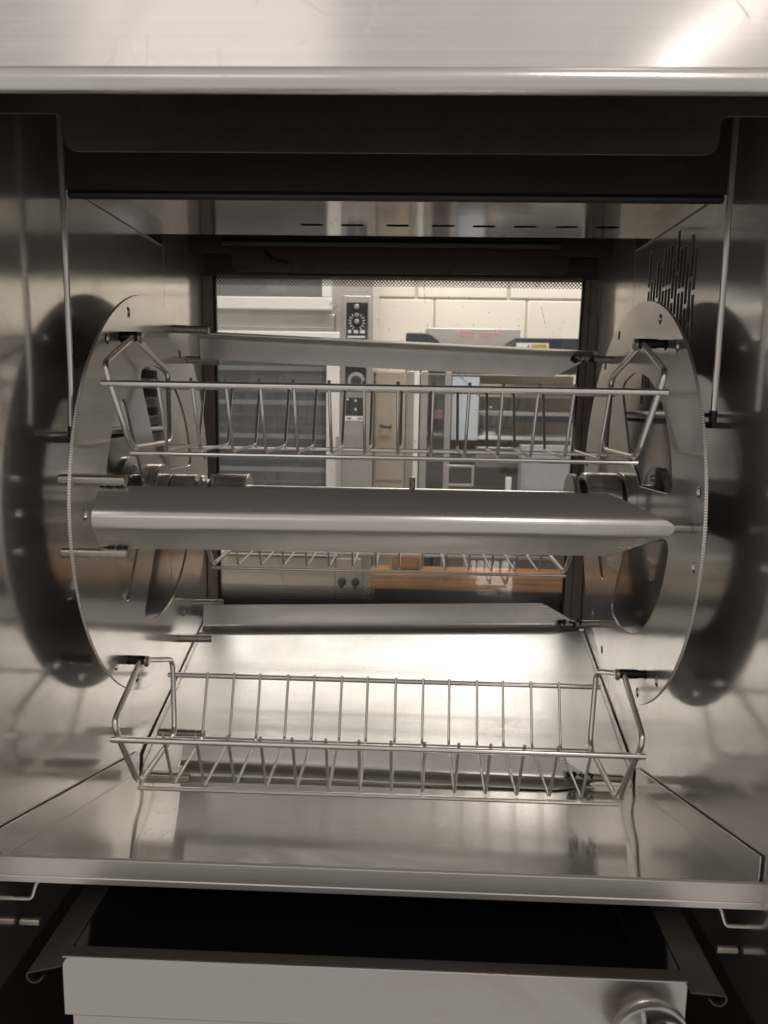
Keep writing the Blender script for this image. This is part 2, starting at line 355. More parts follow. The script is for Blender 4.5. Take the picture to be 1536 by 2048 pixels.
# side walls: front sheet and rear sheet with a joint, vents cut through
def slots_right():
    out = []; cy, cz, rad = 0.008, 0.275, 0.134
    for k in range(15):
        y = 0.109 - k * 0.0142; off = (0.0, 0.014, 0.014, 0.040, 0.027, 0.053, 0.053, 0.053, 0.030, 0.005, 0.040, 0.040, 0.015, 0.050, 0.030)[k]
        z = 0.09 + off
        while z < 0.42:
            z1 = z + 0.0560
            mid = 0.5 * (z + z1)
            if math.hypot(y - cy, (mid - cz) * 0.80) < rad and z1 < 0.406 and z > 0.14: out.append([(y - 0.0057, z), (y + 0.0057, z), (y + 0.0057, z1), (y - 0.0057, z1)])
            z += 0.062
    return out
def slots_left():
    return [[(0.068, z), (0.146, z), (0.146, z + 0.015), (0.068, z + 0.015)] for z in (0.088, 0.118, 0.149, 0.180)]
T = 0.003
for sx, sl in ((-1, slots_left()), (1, slots_right())):
    fr = ((0, 1, 0), (0, 0, 1), (sx, 0, 0), (sx * (W + T / 2), 0, 0))
    me = plate_mesh('side_wall', [[(-0.46, -0.50), (0.1955, -0.50), (0.1955, 0.62), (-0.46, 0.62)]] + sl, T, fr); link('side_wall', me, 'wall', oven)
    me = plate_mesh('side_wall', [[(0.1970, -0.50), (0.47, -0.50), (0.47, 0.62), (0.1970, 0.62)]], T, fr); link('side_wall', me, 'wall', oven)
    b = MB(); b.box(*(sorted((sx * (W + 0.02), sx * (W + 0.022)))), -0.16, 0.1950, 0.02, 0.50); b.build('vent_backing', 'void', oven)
    # bolts and rivets on the wall
    for (y, z) in ((-0.002, 0.040), (0.034, -0.06)):
        h = MB(); h.lathe([(0, 0.0095), (0.006, 0.0095), (0.0072, 0.0085)], 'X', (0, 0, 0), 6)
        h.lathe([(0.0074, 0.005), (0.013, 0.005), (0.0135, 0.0042)], 'X', (0, 0, 0), 12)
        h.v = [(-sx * p[0] + sx * W, p[1] + y, p[2] + z) for p in h.v]; h.build('bolt_head', 'wire', oven)
# roof, ceiling panel with slots, fascia, baffles
b = MB(); b.box(-0.60, 0.60, -0.53, 0.50, 0.622, 0.640); b.build('roof_plate', 'stain', oven)
slots = [(-0.1556, -0.1188), (-0.0894, -0.0527), (-0.0161, 0.0204), (0.0569, 0.0941), (0.1231, 0.1593), (0.189, 0.2251), (0.2555, 0.2914), (0.3193, 0.3566)]
loops = [[(-0.406, -0.180), (0.406, -0.180), (0.406, 0.186), (-0.406, 0.186)]]
for x0, x1 in slots: loops.append(round_poly([(x0, 0.100), (x1, 0.100), (x1, 0.116), (x0, 0.116)], 0.005, 3))
me = plate_mesh('ceiling_panel', loops, 0.002, ((1, 0, 0), (0, 1, 0), (0, 0, 1), (0, 0, 0.431))); link('ceiling_panel', me, 'ceil', oven)
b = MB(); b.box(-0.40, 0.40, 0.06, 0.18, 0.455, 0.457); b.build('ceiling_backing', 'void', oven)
for sx in (-1, 1):
    b = MB(); b.box(*sorted((sx * 0.4065, sx * 0.4085)), -0.180, 0.186, 0.410, 0.432); b.build('ceiling_flange', 'ceil', oven, 0.0005)
b = MB(); b.box(-0.407, 0.407, -0.187, -0.185, 0.404, 0.621); b.build('fascia_panel', 'stain', oven, 0.0005)
b = MB(); b.tube([(-0.403, -0.1855, 0.399), (0.403, -0.1855, 0.399)], 0.0055, 10); b.build('fascia_edge_strip', 'black', oven)  # black strip along the lower edge of the fascia
b = MB(); b.box(-0.407, 0.407, 0.187, 0.189, 0.434, 0.621); b.build('fascia_panel', 'stain', oven, 0.0005)
def baffle(y):
    lo = [(-0.4055, 0.62), (-0.4055, 0.432), (-0.328, 0.432), (-0.328, 0.396), (0.328, 0.396), (0.328, 0.432), (0.4055, 0.432), (0.4055, 0.62)]
    lp = round_poly(lo, [0, 0.006, 0.010, 0.022, 0.022, 0.010, 0.006, 0], 6)
    me = plate_mesh('hanging_baffle', [lp], 0.002, ((1, 0, 0), (0, 0, 1), (0, -1, 0), (0, y, 0)), 0.0004); return link('hanging_baffle', me, 'stain', oven)
baffle(-0.36); baffle(0.36)
b = MB(); b.tube([(-0.26, 0.352, 0.432), (-0.245, 0.345, 0.418), (-0.215, 0.343, 0.410)], 0.003, 8); b.tube([(-0.33, 0.3, 0.44), (0.3, 0.3, 0.44)], 0.006, 10); b.build('heating_rod', 'black', oven)
# header: the lifted front door's lower rail
hd = MB(); hd.box(-0.75, 0.75, -0.524, -0.518, 0.409, 0.85)
hd.build('header_panel', 'header', oven, 0.0008)
b = MB()
roll = []
for k in range(15):
    a = R(80 + k * 18); roll.append((-0.519 + 0.0092 * math.cos(a) - 0.002, 0.4000 + 0.0092 * math.sin(a)))
inner = [(-0.521 + (p[0] + 0.521) * 0.80, 0.4 + (p[1] - 0.4) * 0.80) for p in roll][::-1]
b.prism(roll + inner, 'X', -0.75, 0.75); b.build('header_roll', 'header', oven, 0, 40)
b = MB(); b.box(-0.75, 0.75, -0.5175, -0.365, 0.475, 0.480); b.build('header_soffit', 'stain', oven)
# rear door: posts, top and bottom rails, glass and its dot print
door = MB().box(-0.44, 0.44, 0.462, 0.480, 0.4025, 0.62).build('rear_door', 'stain', oven, 0.001)
b = MB(); b.box(-0.409, -0.3865, 0.440, 0.4540, -0.335, 0.4020); b.build('post', 'darkpost', door, 0.001)
b = MB(); b.box(-0.3860, -0.3815, 0.444, 0.4535, -0.335, 0.4020); b.build('gasket', 'black', door)
b = MB(); b.prism([(0.3710, -0.335), (0.409, -0.335), (0.409, 0.402), (0.3805, 0.402)], 'Y', 0.440, 0.454); b.build('post', 'darkpost', door, 0.001)
b = MB(); b.prism([(0.386, -0.335), (0.3872, -0.335), (0.3925, 0.402), (0.3912, 0.402)], 'Y', 0.4385, 0.4395); b.build('gasket', 'black', door)
b = MB(); b.prism([(0.3672, -0.335), (0.3706, -0.335), (0.3801, 0.402), (0.3765, 0.402)], 'Y', 0.444, 0.4535); b.build('gasket', 'black', door)
b = MB(); b.box(-0.3815, 0.3765, 0.446, 0.4535, 0.4015, 0.4055); b.build('top_rail', 'darkpost', door)
b = MB(); b.box(-0.41, 0.41, 0.455, 0.459, -0.40, 0.402); b.build('glass_pane', 'glass', door, smooth=False)
b = MB(); b.box(-0.3815, 0.3775, 0.4538, 0.4542, 0.3845, 0.4012); b.build('dot_print', 'frit_top', door, smooth=False)
b = MB(); b.box(-0.385, 0.369, 0.4538, 0.4542, -0.335, -0.2565); b.build('dot_print', 'frit_bot', door, smooth=False)
# wire loops that hang beside the rotor
b = MB(); b.tube(fillet([(-0.385, -0.243, 0.61), (-0.385, -0.243, 0.165), (-0.3845, -0.2485, 0.104), (-0.385, 0.133, 0.098)], 0.012), 0.0037, 10); b.build('hanging_rod', 'wire', oven)
b = MB(); b.tube(fillet([(0.385, -0.252, 0.61), (0.385, -0.2555, 0.140), (0.385, 0.124, 0.1365)], 0.004), 0.0037, 10); b.build('hanging_rod', 'wire', oven)
for sx, y, z in ((-1, -0.2535, 0.108), (1, -0.258, 0.140)):
    b = MB(); b.box(*sorted((sx * 0.3885, sx * W)), y + 0.012, 0.13, z - 0.016, z - 0.0105); b.lathe([(0, 0.0046), (0.014, 0.0046)], 'Z', (sx * 0.385, y + (0.006 if sx < 0 else 0.003), z - 0.009), 12); b.build('rod_bracket', 'black', oven)
# wall bearings for the axle
for sx in (-1, 1):
    b = MB(); b.lathe([(0, 0.058), (0.006, 0.058), (0.008, 0.050), (0.010, 0.030), (0.034, 0.030)], 'X'); b.v = [(sx * W - sx * p[0], p[1], p[2]) for p in b.v]; b.build('wall_bearing', 'hub', oven)

# ------------------------------------------------------------------ rotor: two discs, hubs, axle
rotor = thing('rotor', 'two big slotted steel discs on one axle that carry the spits and baskets', 'rotor')
def disc(sx, spoke0, hw):
    loops = [circle((0, 0), 0.300, 160)]
    for k in range(3):
        c = spoke0 + 120 * k
        # sector cut-out between spokes centred at c-60 and c+60
        ro, ri = 0.198, 0.060
        def edge(ang_spoke, sgn, r):
            al = math.degrees(math.asin(hw / r)); return ang_spoke + sgn * al
        pts = []
        a0, a1 = edge(c - 60, 1, ro), edge(c + 60, -1, ro)
        for i in range(25): a = R(a0 + (a1 - a0) * i / 24); pts.append((ro * math.cos(a), ro * math.sin(a)))
        b0, b1 = edge(c + 60, -1, ri), edge(c - 60, 1, ri)
        for i in range(7): a = R(b0 + (b1 - b0) * i / 6); pts.append((ri * math.cos(a), ri * math.sin(a)))
        rads = [0.0] * len(pts); rads[0] = rads[24] = 0.024; rads[25] = rads[-1] = 0.008
        # drop arc points near the outer corners so that the corner radius has room
        keep = [i for i in range(len(pts)) if not (1 <= i <= 3 or 21 <= i <= 23)]
        loops.append(round_poly([pts[i] for i in keep], [rads[i] for i in keep], 6))
    for st in range(6):
        a = st * 60 + OFF
        for da, r in ((0, 0.262), (9, 0.283), (-9, 0.283)):
            loops.append(circle((r * math.cos(R(a + da)), r * math.sin(R(a + da))), 0.0074, 18))
    me = plate_mesh('disc', loops, 0.004, ((0, 1, 0), (0, 0, 1), (sx, 0, 0), (sx * (A + 0.002), 0, 0)), 0.0003)
    o = link('disc', me, 'disc', rotor, 0, 30); me.materials.append(M['discback']); me.materials.append(M['rim'])
    for p in me.polygons:
        if abs(p.normal.x) > 0.9 and p.center.x * sx > A + 0.002: p.material_index = 1
        elif abs(p.normal.x) < 0.5 and math.hypot(p.center.y, p.center.z) > 0.298: p.material_index = 2
    return o
disc(-1, 58, 0.034); disc(1, 118, 0.030)
b = MB(); b.lathe([(-0.3662, 0.047), (-0.3575, 0.047), (-0.3565, 0.046)], 'X'); b.lathe([(-0.3562, 0.0455), (-0.3540, 0.0465), (-0.3528, 0.046)], 'X'); b.build('hub_flange', 'hub', rotor)
b = MB(); b.lathe([(-0.3525, 0.0318), (-0.3395, 0.0318), (-0.339, 0.031)], 'X'); b.lathe([(-0.3365, 0.0315), (-0.3160, 0.0318), (-0.3157, 0.031), (-0.3150, 0.031), (-0.3147, 0.0318), (-0.3000, 0.0318), (-0.299, 0.030)], 'X'); b.build('hub_sleeve', 'hub', rotor)
b = MB(); b.lathe([(-0.339, 0.024), (-0.27, 0.024)], 'X', seg=24); b.lathe([(-0.2955, 0.027), (-0.2935, 0.0305), (-0.2895, 0.0305), (-0.2880, 0.028)], 'X')
b.lathe([(-0.2860, 0.022), (-0.2790, 0.028), (-0.2770, 0.024)], 'X'); b.tube([(-0.2815, 0.004, 0.012), (-0.2745, -0.010, 0.031)], 0.0042, 8); b.tube([(-0.2845, -0.022, 0.012), (-0.2705, -0.026, 0.013)], 0.003, 8); b.build('hub_clamp', 'wire', rotor)
b = MB(); b.lathe([(-0.2705, 0.033), (-0.2695, 0.034), (-0.2245, 0.034), (-0.2240, 0.0335)], 'X'); b.build('hub_sleeve', 'hub', rotor)
b = MB(); b.lathe([(-0.2238, 0.0342), (-0.2205, 0.0342), (-0.2192, 0.0325)], 'X'); b.build('hub_cap', 'wire', rotor)
b = MB(); b.lathe([(0.3662, 0.0475), (0.3535, 0.0475), (0.3525, 0.0465)], 'X'); b.build('hub_flange', 'hub', rotor)
b = MB(); b.lathe([(0.353, 0.040), (0.285, 0.040)], 'X'); b.build('hub_core', 'black', rotor)
b = MB(); b.lathe([(0.3465, 0.046), (0.3455, 0.047), (0.3000, 0.047), (0.2960, 0.0455), (0.2945, 0.043)], 'X'); b.build('hub_sleeve', 'hub', rotor)
b = MB(); b.lathe([(0.2860, 0.042), (0.2845, 0.0442), (0.2805, 0.0442), (0.2795, 0.0430), (0.2785, 0.0442), (0.2760, 0.0442), (0.2752, 0.0430)], 'X', (0.0, 0, 0)); b.build('hub_cap', 'hub', rotor)
b = MB(); b.lathe([(-0.2195, 0.0168), (0.2760, 0.0168)], 'X', seg=28); b.build('axle', 'wire', rotor)
b = MB(); b.tube([(0.0345, 0, 0.012), (0.0345, 0, 0.0335)], 0.0046, 12); b.build('axle_peg', 'pin', rotor)

# ------------------------------------------------------------------ angle spits
def make_spit():
    t = thing('angle_spit', 'x', 'spit', (0, 0, 0), 'angle spits of the rotisserie')
    # V sheet: local z is outward, local y across, local x along
    sec = []; hw, hz, rb = 0.038, 0.0275, 0.013
    flank = Vector((hw, 0)) ; top = Vector((0, hz + rb * 0.28))
    p = [(-hw, -0.001)]
    corner = fillet([(-hw, -0.001, 0), (0, hz + 0.004, 0), (hw, -0.001, 0)], 0.017, 10)
    line = [Vector((c.x, c.y)) for c in corner]
    dense = [line[0].lerp(line[1], i / 5) for i in range(5)] + line[1:-1] + [line[-2].lerp(line[-1], i / 5) for i in range(1, 6)]
    L = [0.0]
    for i in range(1, len(dense)): L.append(L[-1] + (dense[i] - dense[i - 1]).length)
    tot = L[-1]
    def xend(u):
        a = abs(u)
        if a < 0.15: return 0.342 - 0.003 * (a / 0.15) ** 2
        if a < 0.20: return 0.339 - (a - 0.15) * 0.09
        if a > 0.93: return 0.2785 - (a - 0.93) * 0.12
        return 0.3345 - (a - 0.20) / 0.73 * (0.3345 - 0.2785)
    v = []; f = []; nx = 26; n = len(dense)
    for layer in (0, 1):
        for j, d in enumerate(dense):
            u = 2 * L[j] / tot - 1
            tg = (dense[min(j + 1, n - 1)] - dense[max(j - 1, 0)]).normalized(); nr = Vector((-tg.y, tg.x))
            q = d - nr * (0.0016 * layer)
            x0 = -0.3415; x1 = xend(u)
            for i in range(nx + 1): v.append((x0 + (x1 - x0) * i / nx, q.x, q.y))
    S = n * (nx + 1)
    for j in range(n - 1):
        for i in range(nx):
            a = j * (nx + 1) + i; bq = a + nx + 1
            f.append((a, a + 1, bq + 1, bq)); f.append((S + a, S + bq, S + bq + 1, S + a + 1))
    for j in range(n - 1):
        for i in (0, nx):
            a = j * (nx + 1) + i; bq = a + nx + 1; f.append((a, bq, S + bq, S + a))
    for i in range(nx):
        for j in (0, n - 1):
            a = j * (nx + 1) + i; f.append((a, S + a, S + a + 1, a + 1))
    mb = MB().add(v, f); mb.build('blade', 'spit', t, 0, 40)
    for y in (-0.0443, 0.0443):
        q = MB(); q.lathe([(-0.3880, 0.0055), (-0.3868, 0.0068), (-0.3092, 0.0068), (-0.3080, 0.0055)], 'X', (0, y, 0), 18); q.build('pin', 'pin', t)
        q = MB(); pts = []; rr = []
        for k in range(16): pts.append((-0.338 + k * 0.0019 + random.uniform(-0.0005, 0.0005), y * 0.885 + random.uniform(-0.0008, 0.0008), 0.001 + random.uniform(-0.001, 0.0015))); rr.append(random.uniform(0.0016, 0.0036))
        q.tube(pts, rr, 7); q.build('weld_bead', 'weld', t)
    q = MB(); q.lathe([(0.300, 0.0050), (0.3015, 0.0064), (0.3840, 0.0064), (0.3852, 0.0052)], 'X', (0, 0, 0.0130), 18); q.build('pin', 'pin', t)
    q = MB(); q.prism([(-0.003, 0.008), (0.003, 0.008), (0.003, 0.0235), (-0.003, 0.0235)], 'X', 0.302, 0.334)
    q.build('gusset', 'pin', t, 0.0006)
    q = MB(); pts = []; rr = []
    for k in range(22): pts.append((0.296 + k * 0.0019, random.uniform(-0.003, 0.003), 0.0095 + random.uniform(-0.0015, 0.003))); rr.append(random.uniform(0.003, 0.0062))
    q.tube(pts, rr, 7); q.build('weld_bead', 'weld', t)
    return t
spit = make_spit()
def put_spit(o, th):
    r = 0.2647; a = R(th); o.location = (0, r * math.cos(a), r * math.sin(a))      # the right end sits nearer the axle than the left
    o.rotation_euler = (Matrix.Rotation(R(th - 90), 3, 'X') @ Matrix.Rotation(R(2.44), 3, 'Y')).to_euler()
spit['label'] = 'large angle spit crossing the middle of the oven nearest the camera'
put_spit(spit, 180 + OFF)
s2 = dup(spit, 'angle spit behind the upper basket just under the top of the rear window'); put_spit(s2, 60 + OFF)
s3 = dup(spit, 'angle spit below the rear window in front of the dotted glass edge'); put_spit(s3, -60 + OFF)
s4 = dup(spit, 'loose angle spit lying on the tray floor under the lower basket')
s4.location = (0, -0.009, -0.4335); s4.rotation_euler = (Matrix.Rotation(R(-0.7), 3, 'Z') @ Matrix.Rotation(R(0.3), 3, 'Y') @ Matrix.Rotation(R(-156), 3, 'X')).to_euler()

# ------------------------------------------------------------------ hanging wire baskets
def make_basket():
    t = thing('wire_basket', 'x', 'basket', (0, 0, 0), 'wire baskets hung from the rotor')
    for sx in (-1, 1):
        P = [(sx * 0.3430, 0, 0), (sx * 0.3365, -0.122, -0.042), (sx * 0.3220, -0.078, -0.147), (sx * 0.3220, 0.078, -0.147), (sx * 0.3365, 0.122, -0.042), (sx * 0.3430, 0, 0)]
        pts = fillet(P, 0.018, 6)
        b = MB(); b.tube(pts, 0.0041, 12); b.build('end_frame', 'wire', t)
        b = MB(); b.lathe([(0, 0.0058), (0.003, 0.0066), (0.026, 0.0066), (0.0262, 0.0056), (0.056, 0.0056), (0.057, 0.0045)], 'X', (0, 0, 0), 16); b.v = [(sx * (0.336 + p[0]), p[1], p[2]) for p in b.v]; b.build('pivot_pin', 'black_pin', t)
        b = MB(); b.lathe([(0, 0.006), (0.001, 0.0078), (0.0045, 0.0078), (0.0055, 0.0065)], 'X', (0, 0, 0), 16); b.v = [(sx * (0.3312 + p[0]), p[1], p[2] - 0.0015) for p in b.v]; b.build('weld_bead', 'pin', t)
    for y in (-1, 1):
        b = MB(); b.tube([(-0.342, y * 0.1165, -0.0655), (0.342, y * 0.1165, -0.0655)], 0.0041, 12); b.build('top_rail', 'wire', t)
        b = MB(); b.tube([(-0.324, y * 0.0765, -0.1535), (0.324, y * 0.0765, -0.1535)], 0.0031, 10); b.build('bottom_rail', 'wire', t)
    b = MB(); b.tube(fillet([(0, -0.1122, -0.0582), (0, -0.0735, -0.1490), (0, 0.0735, -0.1490), (0, 0.1122, -0.0582)], 0.010, 5), 0.0021, 9)
    c0 = b.build('cross_wire', 'wire', t)
    for i in range(14):
        c = c0 if i == 0 else c0.copy()
        if i: col.objects.link(c); c.parent = t
        c.location = ((i - 6.5) * 0.0425 + random.uniform(-0.0008, 0.0008), 0, 0); c.rotation_euler = (0, random.uniform(-0.006, 0.006), random.uniform(-0.012, 0.012))
    return t
def put_basket(o, th, tilt=0.0):
    a = R(th); o.location = (-0.0065, 0.262 * math.cos(a), 0.262 * math.sin(a)); o.rotation_euler = (R(tilt), 0, 0)
bk = make_basket(); put_basket(bk, 118.0)
bk['label'] = 'wire basket hanging highest, at the front of the rotor above the large spit'
b2 = dup(bk, 'wire basket hanging lowest, just above the tray floor'); put_basket(b2, -121.5)
b3 = dup(bk, 'wire basket at the back against the window, half hidden by the large spit'); put_basket(b3, OFF)

# ------------------------------------------------------------------ V-shaped drip tray
tray = thing('drip_tray', 'bright stainless drip tray with two sloping halves along the oven floor', 'tray')
ZV = -0.464; FX = 0.4058
def sheet(pts, th=0.002):
    """prism along X from a thin (y,z) strip"""
    up = [(y, z) for y, z in pts]; dnw = [(y, z - th) for y, z in pts][::-1]
    return up + dnw
b = MB(); b.prism(sheet([(-0.4185, -0.3455), (-0.41, -0.3515), (-0.006, ZV + 0.0008), (-0.0006, ZV)]), 'X', -FX, FX); b.build('front_slope', 'tray', tray, 0.0006, 20)
b = MB(); b.prism(sheet([(0.0006, ZV), (0.006, ZV + 0.0010), (0.425, -0.3315), (0.437, -0.327)]), 'X', -FX, FX); b.build('rear_slope', 'trayrear', tray, 0.0006, 20)
for sx in (-1, 1):
    x0, x1 = sorted((sx * 0.4060, sx * 0.4080))
    b = MB(); b.prism([(-0.418, -0.350), (-0.006, ZV - 0.001), (-0.006, ZV + 0.036), (-0.03, ZV + 0.042), (-0.418, -0.316)], 'X', x0, x1); b.build('side_rail', 'rail', tray, 0.0006)
    b = MB(); b.prism([(0.012, ZV - 0.001), (0.425, -0.334), (0.425, -0.322), (0.028, ZV + 0.026), (0.014, ZV + 0.020)], 'X', x0, x1); b.build('side_rail', 'rail', tray, 0.0006)
lip = [(-0.4190, -0.3440), (-0.4225, -0.3455), (-0.4225, -0.3655), (-0.4215, -0.3668), (-0.4225, -0.3682), (-0.4225, -0.3745), (-0.4185, -0.3760), (-0.4185, -0.3500)]
b = MB(); b.prism(lip, 'X', -0.50, 0.50); b.build('front_lip', 'lip', tray, 0.0005)

# ------------------------------------------------------------------ base cabinet below, drawer
base = thing('base_cabinet', 'dark open base below the oven with side rails and guide pegs', 'cabinet')
b = MB(); b.box(-0.56, 0.56, 0.30, 0.32, -0.95, -0.47); b.build('back_panel', 'base', base)
for sx in (-1, 1):
    b = MB(); b.box(*sorted((sx * 0.47, sx * 0.49)), -0.40, 0.30, -0.95, -0.385); b.build('side_panel', 'basedark', base, 0.001)
    pts = [(sx * 0.60, -0.392, -0.4165), (sx * 0.389, -0.392, -0.4165), (sx * 0.383, -0.392, -0.398), (sx * 0.376, -0.37, -0.386)]
    b = MB(); b.tube(fillet(pts, 0.006), 0.0021, 8); b.build('wire_guide', 'wire', base)
    b = MB(); b.lathe([(0, 0.0042), (0.022, 0.0042), (0.023, 0.0035)], 'X', (0, 0, 0), 12); b.v = [(sx * (0.407 - p[0]), p[1] - 0.385, p[2] - 0.4505) for p in b.v]; b.build('guide_peg', 'pin', base)
b = MB(); b.box(-0.56, 0.56, -0.45, 0.30, -0.97, -0.95); b.build('bottom_panel', 'base', base)
b = MB(); b.box(-0.297, 0.304, -0.4955, -0.4905, -0.70, -0.4665); b.build('lower_panel', 'drawer', base, 0.001)

dr = thing('grease_drawer', 'shallow steel grease drawer with black pan pulled out under the tray', 'drawer')
b = MB(); b.box(-0.302, 0.307, -0.502, -0.5, -0.4605, -0.3965); b.build('front_panel', 'drawer', dr, 0.0008)
b = MB(); b.box(-0.302, 0.307, -0.4998, -0.486, -0.3985, -0.3965); b.build('front_rim', 'basedark', dr, 0.0005)
for sx, xi in ((-1, -0.298), (1, 0.3055)):
    xo = xi + sx * 0.034
    zd = -0.4055 if sx < 0 else -0.3995
    prof = [(xi, -0.3968), (xo - sx * 0.002, zd + 0.0004), (xo, zd - 0.0012), (xo + sx * 0.0006, zd - 0.0040), (xo - sx * 0.0006, zd - 0.0080), (xo - sx * 0.0040, zd - 0.0112), (xo - sx * 0.0085, zd - 0.0115), (xo - sx * 0.0130, zd - 0.0090), (xo - sx * 0.0165, zd - 0.0045)]
    th = 0.0013
    inner = []
    for i in range(len(prof)):
        a_, c_ = Vector(prof[max(i - 1, 0)]), Vector(prof[min(i + 1, len(prof) - 1)]); d_ = (c_ - a_).normalized()
        n_ = Vector((d_.y, -d_.x)) * sx; inner.append((prof[i][0] + n_.x * th, prof[i][1] + n_.y * th))
    inner = inner[::-1]
    b = MB(); b.prism(prof + inner, 'Y', -0.5135, -0.275); b.build('side_flange', 'basedark', dr, 0, 25)
pan = MB()
xs = (-0.2975, 0.305); ins = 0.022
v = [(xs[0], -0.486, -0.398), (xs[1], -0.486, -0.398), (xs[1], -0.28, -0.398), (xs[0], -0.28, -0.398), (xs[0] + ins, -0.474, -0.452), (xs[1] - ins, -0.474, -0.452), (xs[1] - ins, -0.29, -0.452), (xs[0] + ins, -0.29, -0.452)]
pan.add(v, [(4, 5, 6, 7), (0, 1, 5, 4), (1, 2, 6, 5), (2, 3, 7, 6), (3, 0, 4, 7)])
pn = pan.build('pan_liner', 'liner', dr, 0.002)
so = pn.modifiers.new('solid', 'SOLIDIFY'); so.thickness = 0.0015; so.offset = -1
# round pull knob in front of the drawer
kc = (0.2672, -0.529, -0.4365)
b = MB(); b.lathe([(0.0268, 0.016), (0.015, 0.020), (0.013, 0.0345), (0.011, 0.0358), (0.002, 0.0358), (0.0, 0.0348), (0.0005, 0.0325), (0.0035, 0.0280), (0.0062, 0.016), (0.0066, 0.001)], 'Y', kc, 56); kn = b.build('pull_knob', 'drawer', dr, 0, 50)
b = MB()
arc = [(kc[0] - 0.0105 + 0.0050 * math.sin(k / 10 * math.pi), kc[1] + 0.0035, kc[2] - 0.030 + 0.060 * k / 10) for k in range(11)]
b.tube(arc, 0.0027, 8); b.build('grip_bar', 'drawer', kn)
b = MB(); b.lathe([(0.006, 0.0198), (-0.0010, 0.0198), (-0.0015, 0.0190), (-0.0010, 0.0182), (0.0030, 0.0172), (0.0050, 0.0150), (0.0055, 0.0005)], 'Y', (kc[0] + 0.0125, kc[1], kc[2] + 0.004), 44); b.build('recess_cup', 'basedark', kn, 0, 50)

# ------------------------------------------------------------------ the kitchen seen through the rear glass
wall = thing('block_wall', 'cream painted concrete block wall behind the kitchen equipment', 'wall')
b = MB(); b.box(-2.2, 2.4, 2.106, 2.2, -1.2, 1.7); b.build('mortar_bed', 'mortar', wall)
zc = 0.5776; pitch = 0.386; xj0 = 0.1197
bm0 = MB(); bm0.box(0.0045, pitch - 0.0045, 0, 0.02, 0.0045, 0.1885); bl0 = None
for ri in range(-5, 5):
    z = zc + ri * 0.193; shift = 0.0 if ri % 2 else pitch / 2
    if ri in (-1, 0): shift = 0.0 if ri == -1 else pitch * 0.80
    for ci in range(-4, 5):
        x = xj0 + shift + ci * pitch
        if x < -1.1 or x > 1.5: continue
        if bl0 is None: bl0 = bm0.build('block', 'block', wall, 0.004); o = bl0
        else: o = bl0.copy(); col.objects.link(o); o.parent = wall
        o.location = (x, 2.088 + random.uniform(0, 0.003), z)

ko = thing('deck_oven', 'double deck kitchen oven with white framed glass doors and black controls', 'oven')
b = MB(); b.box(-1.35, -0.109, 1.555, 2.05, -0.70, 0.95); b.build('body', 'ksteel', ko, 0.004)
def kdoor(x0, x1, z0, z1, gx0, gx1, gz0, gz1, inside='kdark'):
    d = MB(); y0, y1 = 1.522, 1.553
    d.box(x0, x1, y0, y1, gz1, z1); d.box(x0, x1, y0, y1, z0, gz0); d.box(x0, gx0, y0, y1, gz0, gz1); d.box(gx1, x1, y0, y1, gz0, gz1)
    do = d.build('door', 'whitepaint', ko, 0.003)
    g = MB(); g.box(gx0, gx1, 1.538, 1.541, gz0, gz1); g.build('glass_pane', 'glass2', do, smooth=False)
    g = MB(); g.box(gx0, gx1, 1.5515, 1.5535, gz0, gz1); g.build('chamber', inside, do)
    return do
kdoor(-1.25, -0.253, 0.460, 0.900, -1.20, -0.288, 0.502, 0.86, 'kmid')
d2 = kdoor(-1.25, -0.225, -0.416, 0.385, -1.20, -0.270, -0.385, 0.345)
for k in range(15):
    z = 0.25 - k * 0.040
    g = MB(); g.box(-1.19, -0.275, 1.5435, 1.5500, z, z + (0.007 if k % 3 else 0.016)); g.build('rack_bar', 'kgrey' if k % 3 else 'ksteel', d2)
b = MB(); b.box(-1.30, -0.245, 1.548, 1.5545, 0.40, 0.447); b.build('vent_strip', 'ksteel', ko, 0.002)
b = MB(); b.box(-0.2455, -0.2435, 1.549, 1.5545, 0.36, 0.447); b.build('trim_gap', 'black', ko)
b = MB(); b.box(-0.214, -0.118, 1.5455, 1.5545, -0.40, 0.512); b.build('control_column', 'ksteel', ko, 0.002)
def cplate(x0, x1, z0, z1):
    return MB().box(x0, x1, 1.5415, 1.5450, z0, z1).build('control_plate', 'kblack', ko, 0.001)
def knob(parent, x, z, r, mt='knobblack'):
    q = MB(); q.lathe([(0, r), (-0.012, r * 0.92), (-0.014, r * 0.8)], 'Y', (x, 1.5412, z), 24); q.box(x - r * 0.15, x + r * 0.15, 1.520, 1.530, z - r * 0.8, z + r * 0.8); return q.build('knob', mt, parent, 0.001)
p1 = cplate(-0.203, -0.128, 0.344, 0.489)
knob(p1, -0.1665, 0.473, 0.009, 'ksteel'); knob(p1, -0.166, 0.423, 0.009, 'ksteel')
tk = MB()
for k in range(14):
    a = R(-58 + k * 22.8)
    c, s = math.cos(a), math.sin(a); px_, pz_ = -0.166, 0.423
    r0, r1 = 0.020, 0.030
    q = [(px_ + r0 * c - 0.0012 * s, pz_ + r0 * s + 0.0012 * c), (px_ + r1 * c - 0.0012 * s, pz_ + r1 * s + 0.0012 * c), (px_ + r1 * c + 0.0012 * s, pz_ + r1 * s - 0.0012 * c), (px_ + r0 * c + 0.0012 * s, pz_ + r0 * s - 0.0012 * c)]
    tk.prism(q, 'Y', 1.5405, 1.5412)
tk.box(-0.170, -0.163, 1.5405, 1.5412, 0.449, 0.452); tk.box(-0.168, -0.165, 1.5405, 1.5412, 0.441, 0.446)
for x, wd in ((-0.196, 0.010), (-0.176, 0.014), (-0.154, 0.016)): tk.box(x, x + wd, 1.5405, 1.5412, 0.384, 0.394)
